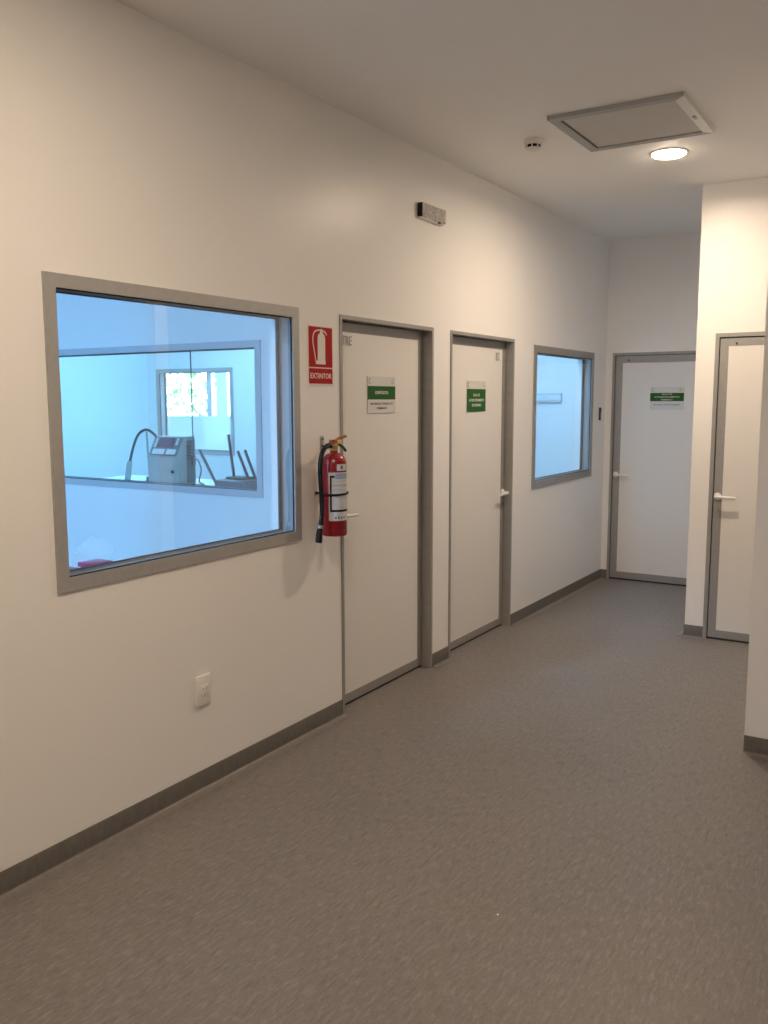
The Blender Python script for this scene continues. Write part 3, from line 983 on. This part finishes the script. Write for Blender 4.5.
# sloped panel in its own frame
sl = math.atan2(mh - fh, 0.09)
cpn = bpy.data.objects.new('control_panel', None)
bm = bmesh.new(); box(bm, 0.022, mw - 0.016, 0.012, 0.172, 0.0, 0.006, bevel=0.002)
cpn = obj('control_panel', bm, M['machine_side'], t, smooth=True)
cpn.rotation_euler = (sl, 0, 0); cpn.location = (0, -0.0005, fh)
bx('screen', M['screen'], cpn, 0.075, 0.245, 0.080, 0.165, 0.006, 0.009)
for i in range(4):
    bx('button', M['white_plastic'], cpn, 0.040, 0.062, 0.082 + 0.021 * i, 0.097 + 0.021 * i, 0.006, 0.010)
for i in range(3):
    bx('button', M['white_plastic'], cpn, 0.268, 0.290, 0.105 + 0.021 * i, 0.120 + 0.021 * i, 0.006, 0.010)
bx('key_pad', M['white_plastic'], cpn, 0.045, 0.175, 0.022, 0.066, 0.006, 0.010)
bx('key_pad', M['white_plastic'], cpn, 0.200, 0.300, 0.022, 0.066, 0.006, 0.010)
dr = bx('front_door', M['machine'], t, 0.012, mw - 0.012, -0.004, 0.0, 0.012, fh - 0.012)
bm = bmesh.new(); lathe(bm, [(0, 0), (0.014, 0), (0.012, 0.010), (0, 0.011)], (0, 0, 0), 12)
k = obj('door_knob', bm, M['black_plastic'], dr, smooth=True); k.rotation_euler = (PI / 2, 0, 0); k.location = (mw - 0.055, -0.004, 0.11)
sd = bx('side_panel', M['machine_side'], t, mw, mw + 0.003, 0.10, md - 0.006, 0.02, mh - 0.03)
for i in range(5):
    bx('vent_slot', M['black_plastic'], sd, mw + 0.003, mw + 0.0045, 0.105, 0.140, 0.205 + 0.024 * i, 0.216 + 0.024 * i)
bx('side_socket', M['black_plastic'], sd, mw + 0.003, mw + 0.010, 0.150, 0.190, 0.160, 0.230)
bm = bmesh.new()
pts = smooth_path([(0.035, 0.10, 0.335), (0.0, 0.085, 0.395), (-0.065, 0.06, 0.436), (-0.15, 0.05, 0.395), (-0.215, 0.05, 0.29), (-0.262, 0.05, 0.165)], 8)
tube(bm, pts, 0.011, 10)
obj('hose', bm, M['dark_metal'], t, smooth=True)
bm = bmesh.new()
tube(bm, [(-0.258, 0.05, 0.178), (-0.268, 0.05, 0.150), (-0.300, 0.05, 0.006)], [0.016, 0.024, 0.026], 12)
obj('print_head', bm, M['grey_plastic'], t, smooth=True)
bm = bmesh.new()
tube(bm, smooth_path([(mw, 0.17, 0.19), (mw + 0.05, 0.17, 0.20), (mw + 0.085, 0.17, 0.12), (mw + 0.07, 0.16, 0.03), (mw + 0.14, 0.14, 0.008), (mw + 0.05, 0.10, 0.008)], 6), 0.006, 8)
obj('power_cable', bm, M['black_plastic'], t, smooth=True)

t = thing('pole_stand', 'thin upright pole stand just left of the grey machine', 'stand', (-2.868, 5.09, 1.0))
bm = bmesh.new(); tube(bm, [(0.015, 0, 0.012), (-0.002, 0, 0.42)], 0.0085, 10)
obj('pole', bm, M['steel'], t, smooth=True)
bx('base', M['dark_metal'], t, -0.06, 0.055, -0.05, 0.05, 0, 0.014, bevel=0.003)
bx('clamp', M['dark_metal'], t, -0.004, 0.045, -0.022, 0.022, 0.014, 0.05, bevel=0.003)

t = thing('upturned_stool', 'dark stool lying upside down on the table, legs in the air', 'stool', (-1.80, 5.0, 1.0))
bm = bmesh.new()
box(bm, -0.13, 0.145, -0.14, 0.16, 0.0, 0.085, bevel=0.014)
obj('seat', bm, M['dark_seat'], t, smooth=True)
for (x0, y0, z0), (x1, y1, z1) in (((-0.235, 0, 0.03), (-0.405, 0.0, 0.295)), ((-0.070, 0.02, 0.05), (-0.124, 0.02, 0.415)),
                                   ((0.085, 0.02, 0.05), (-0.034, 0.02, 0.292)), ((0.125, 0.05, 0.05), (0.010, 0.05, 0.300))):
    bm = bmesh.new(); tube(bm, [(x0, y0, z0), (x1, y1, z1)], 0.0115, 10)
    obj('leg', bm, M['dark_metal'], t, smooth=True)
bm = bmesh.new()
tube(bm, [(-0.245, -0.0, 0.028), (-0.10, -0.02, 0.028), (0.13, -0.03, 0.030)], 0.0115, 8)
tube(bm, [(-0.235, 0.10, 0.055), (-0.12, 0.10, 0.060)], 0.009, 8)
tube(bm, [(-0.235, 0.0, 0.03), (-0.235, 0.10, 0.055)], 0.009, 8)
obj('foot_rest', bm, M['dark_metal'], t, smooth=True)
bx('seat_bracket', M['dark_metal'], t, -0.09, 0.10, -0.06, 0.08, 0.085, 0.103, bevel=0.004)

# ------------------------------------------------------------------ counter under the large window, inside
t = thing('counter', 'low counter inside the near room below the large window', 'counter', (-0.47, 2.35, 0))
bx('counter_top', M['bench'], t, -0.30, 0.30, -0.75, 0.75, 0.865, 0.895, bevel=0.003)
for v in (-0.68, 0.68):
    bx('side_panel', M['white_bar'], t, -0.27, 0.28, v - 0.02, v + 0.02, 0, 0.865)

def tub(loc, label, rx, ry, h):
    t = thing('red_tub', label, 'tub', loc, group='dark red tubs inside the clear bags')
    bm = bmesh.new(); box(bm, -rx, rx, -ry, ry, 0, h - 0.018, bevel=0.01)
    obj('body', bm, M['magenta'], t, smooth=True)
    bm = bmesh.new(); box(bm, -rx - 0.006, rx + 0.006, -ry - 0.006, ry + 0.006, h - 0.02, h, bevel=0.005)
    obj('lid', bm, M['magenta'], t, smooth=True)

tub((-0.50, 2.555, 0.895), 'dark red tub showing above the sill, right one of two', 0.045, 0.05, 0.074)
tub((-0.50, 2.395, 0.895), 'dark red tub in the window corner, left one of two', 0.045, 0.04, 0.068)

def bag(loc, label, sx, sy, sz, seed):
    bm = bmesh.new()
    bmesh.ops.create_icosphere(bm, subdivisions=3, radius=1.0)
    rn = random.Random(seed)
    ph = [rn.uniform(0, 6) for _ in range(8)]
    for v in bm.verts:
        p = v.co
        k = 1 + 0.10 * math.sin(5 * p.x + ph[0] + 3 * p.z) + 0.09 * math.sin(7 * p.y + ph[1] - 4 * p.z) + 0.05 * math.sin(13 * p.x - 9 * p.y + ph[2])
        top = max(0, p.z)
        q = Vector((p.x * sx * k * (1 - 0.55 * top), p.y * sy * k * (1 - 0.5 * top), (p.z + 1) / 2 * sz * (1 + 0.12 * math.sin(6 * p.y + ph[3]) * top)))
        v.co = q
    zmin = min(v.co.z for v in bm.verts)
    for v in bm.verts:
        v.co.z -= zmin
    o = obj('plastic_bag', bm, M['film'], smooth=True)
    o.location = loc
    tag(o, label, 'bag', group='clear plastic bags on the counter')

bag((-0.50, 2.555, 0.970), 'crumpled clear plastic bag on the right red tub', 0.085, 0.085, 0.105, 3)
bag((-0.50, 2.395, 0.964), 'small clear plastic bag on the left red tub', 0.06, 0.055, 0.06, 8)

# ------------------------------------------------------------------ packing room, seen through the second window
t = thing('cable_trunking', 'pale horizontal cable trunking on the far wall seen through the small window', 'trunking', (-2.60, 10.4, 1.64), WF)
bx('channel', M['trunk'], t, 0, 1.28, 0.0, 0.115, 0, 0.030, bevel=0.003)
bx('lid', M['room_wall'], t, 0, 1.28, 0.030, 0.085, 0.0301, 0.034)
bx('end_cap', M['trunk'], t, 1.2801, 1.286, -0.002, 0.117, 0, 0.034)

# small speck on the floor
bm = bmesh.new()
bmesh.ops.create_icosphere(bm, subdivisions=2, radius=1.0)
for v in bm.verts:
    v.co = Vector((v.co.x * 0.0035, v.co.y * 0.0045, (v.co.z + 1) * 0.0013))
o = obj('paper_scrap', bm, M['white_sign'], smooth=True)
o.location = (1.485, 2.469, 0)
tag(o, 'tiny white paper scrap lying alone on the floor', 'scrap')

# ------------------------------------------------------------------ garden beyond the barred windows
bm = bmesh.new(); box(bm, -30, 10, 10.7, 40, -0.25, -0.05)
tag(obj('garden_ground', bm, M['lawn']), 'grass ground outside the barred windows', 'ground', kind='structure')

def tree(loc, label, h, r, seed):
    rn = random.Random(seed)
    t = thing('garden_tree', label, 'tree', loc, group='trees outside the barred windows')
    bm = bmesh.new()
    pts = smooth_path([(0, 0, 0), (0.05, 0.02, h * 0.25), (-0.04, 0.05, h * 0.5), (0.02, 0, h * 0.8)], 4)
    tube(bm, pts, [0.11 - 0.07 * i / (len(pts) - 1) for i in range(len(pts))], 8)
    for i in range(7):
        a_ = rn.uniform(0, 6.28); z = h * rn.uniform(0.3, 0.65)
        tube(bm, [(0, 0, z), (r * 0.5 * math.cos(a_), r * 0.5 * math.sin(a_), z + 0.5), (r * 0.8 * math.cos(a_), r * 0.8 * math.sin(a_), z + 0.7)], [0.04, 0.025, 0.01], 6)
    obj('trunk', bm, M['bark'], t, smooth=True)
    bm = bmesh.new()
    for i in range(750):
        while True:
            p = Vector((rn.uniform(-1, 1), rn.uniform(-1, 1), rn.uniform(-1, 1)))
            if 0.25 < p.length < 1:
                break
        c = Vector((p.x * r, p.y * r, h * 0.62 + p.z * h * 0.42))
        d1 = Vector((rn.uniform(-1, 1), rn.uniform(-1, 1), rn.uniform(-1, 1))).normalized()
        d2 = d1.orthogonal().normalized()
        s = rn.uniform(0.07, 0.15)
        vs = [bm.verts.new(c + d1 * s), bm.verts.new(c + d2 * s * 0.5 + d1 * 0.2 * s), bm.verts.new(c - d1 * s), bm.verts.new(c - d2 * s * 0.5 + d1 * 0.2 * s)]
        bm.faces.new(vs)
    obj('foliage', bm, M['leaf'], t, kind='stuff')

tree((-10.6, 14.2, -0.05), 'leafy tree outside, behind the left part of the barred window', 3.4, 1.1, 1)
tree((-8.0, 15.0, -0.05), 'leafy tree outside, behind the right part of the barred window', 4.0, 1.3, 2)
tree((-12.6, 18.4, -0.05), 'taller leafy tree farther outside', 4.6, 1.6, 3)
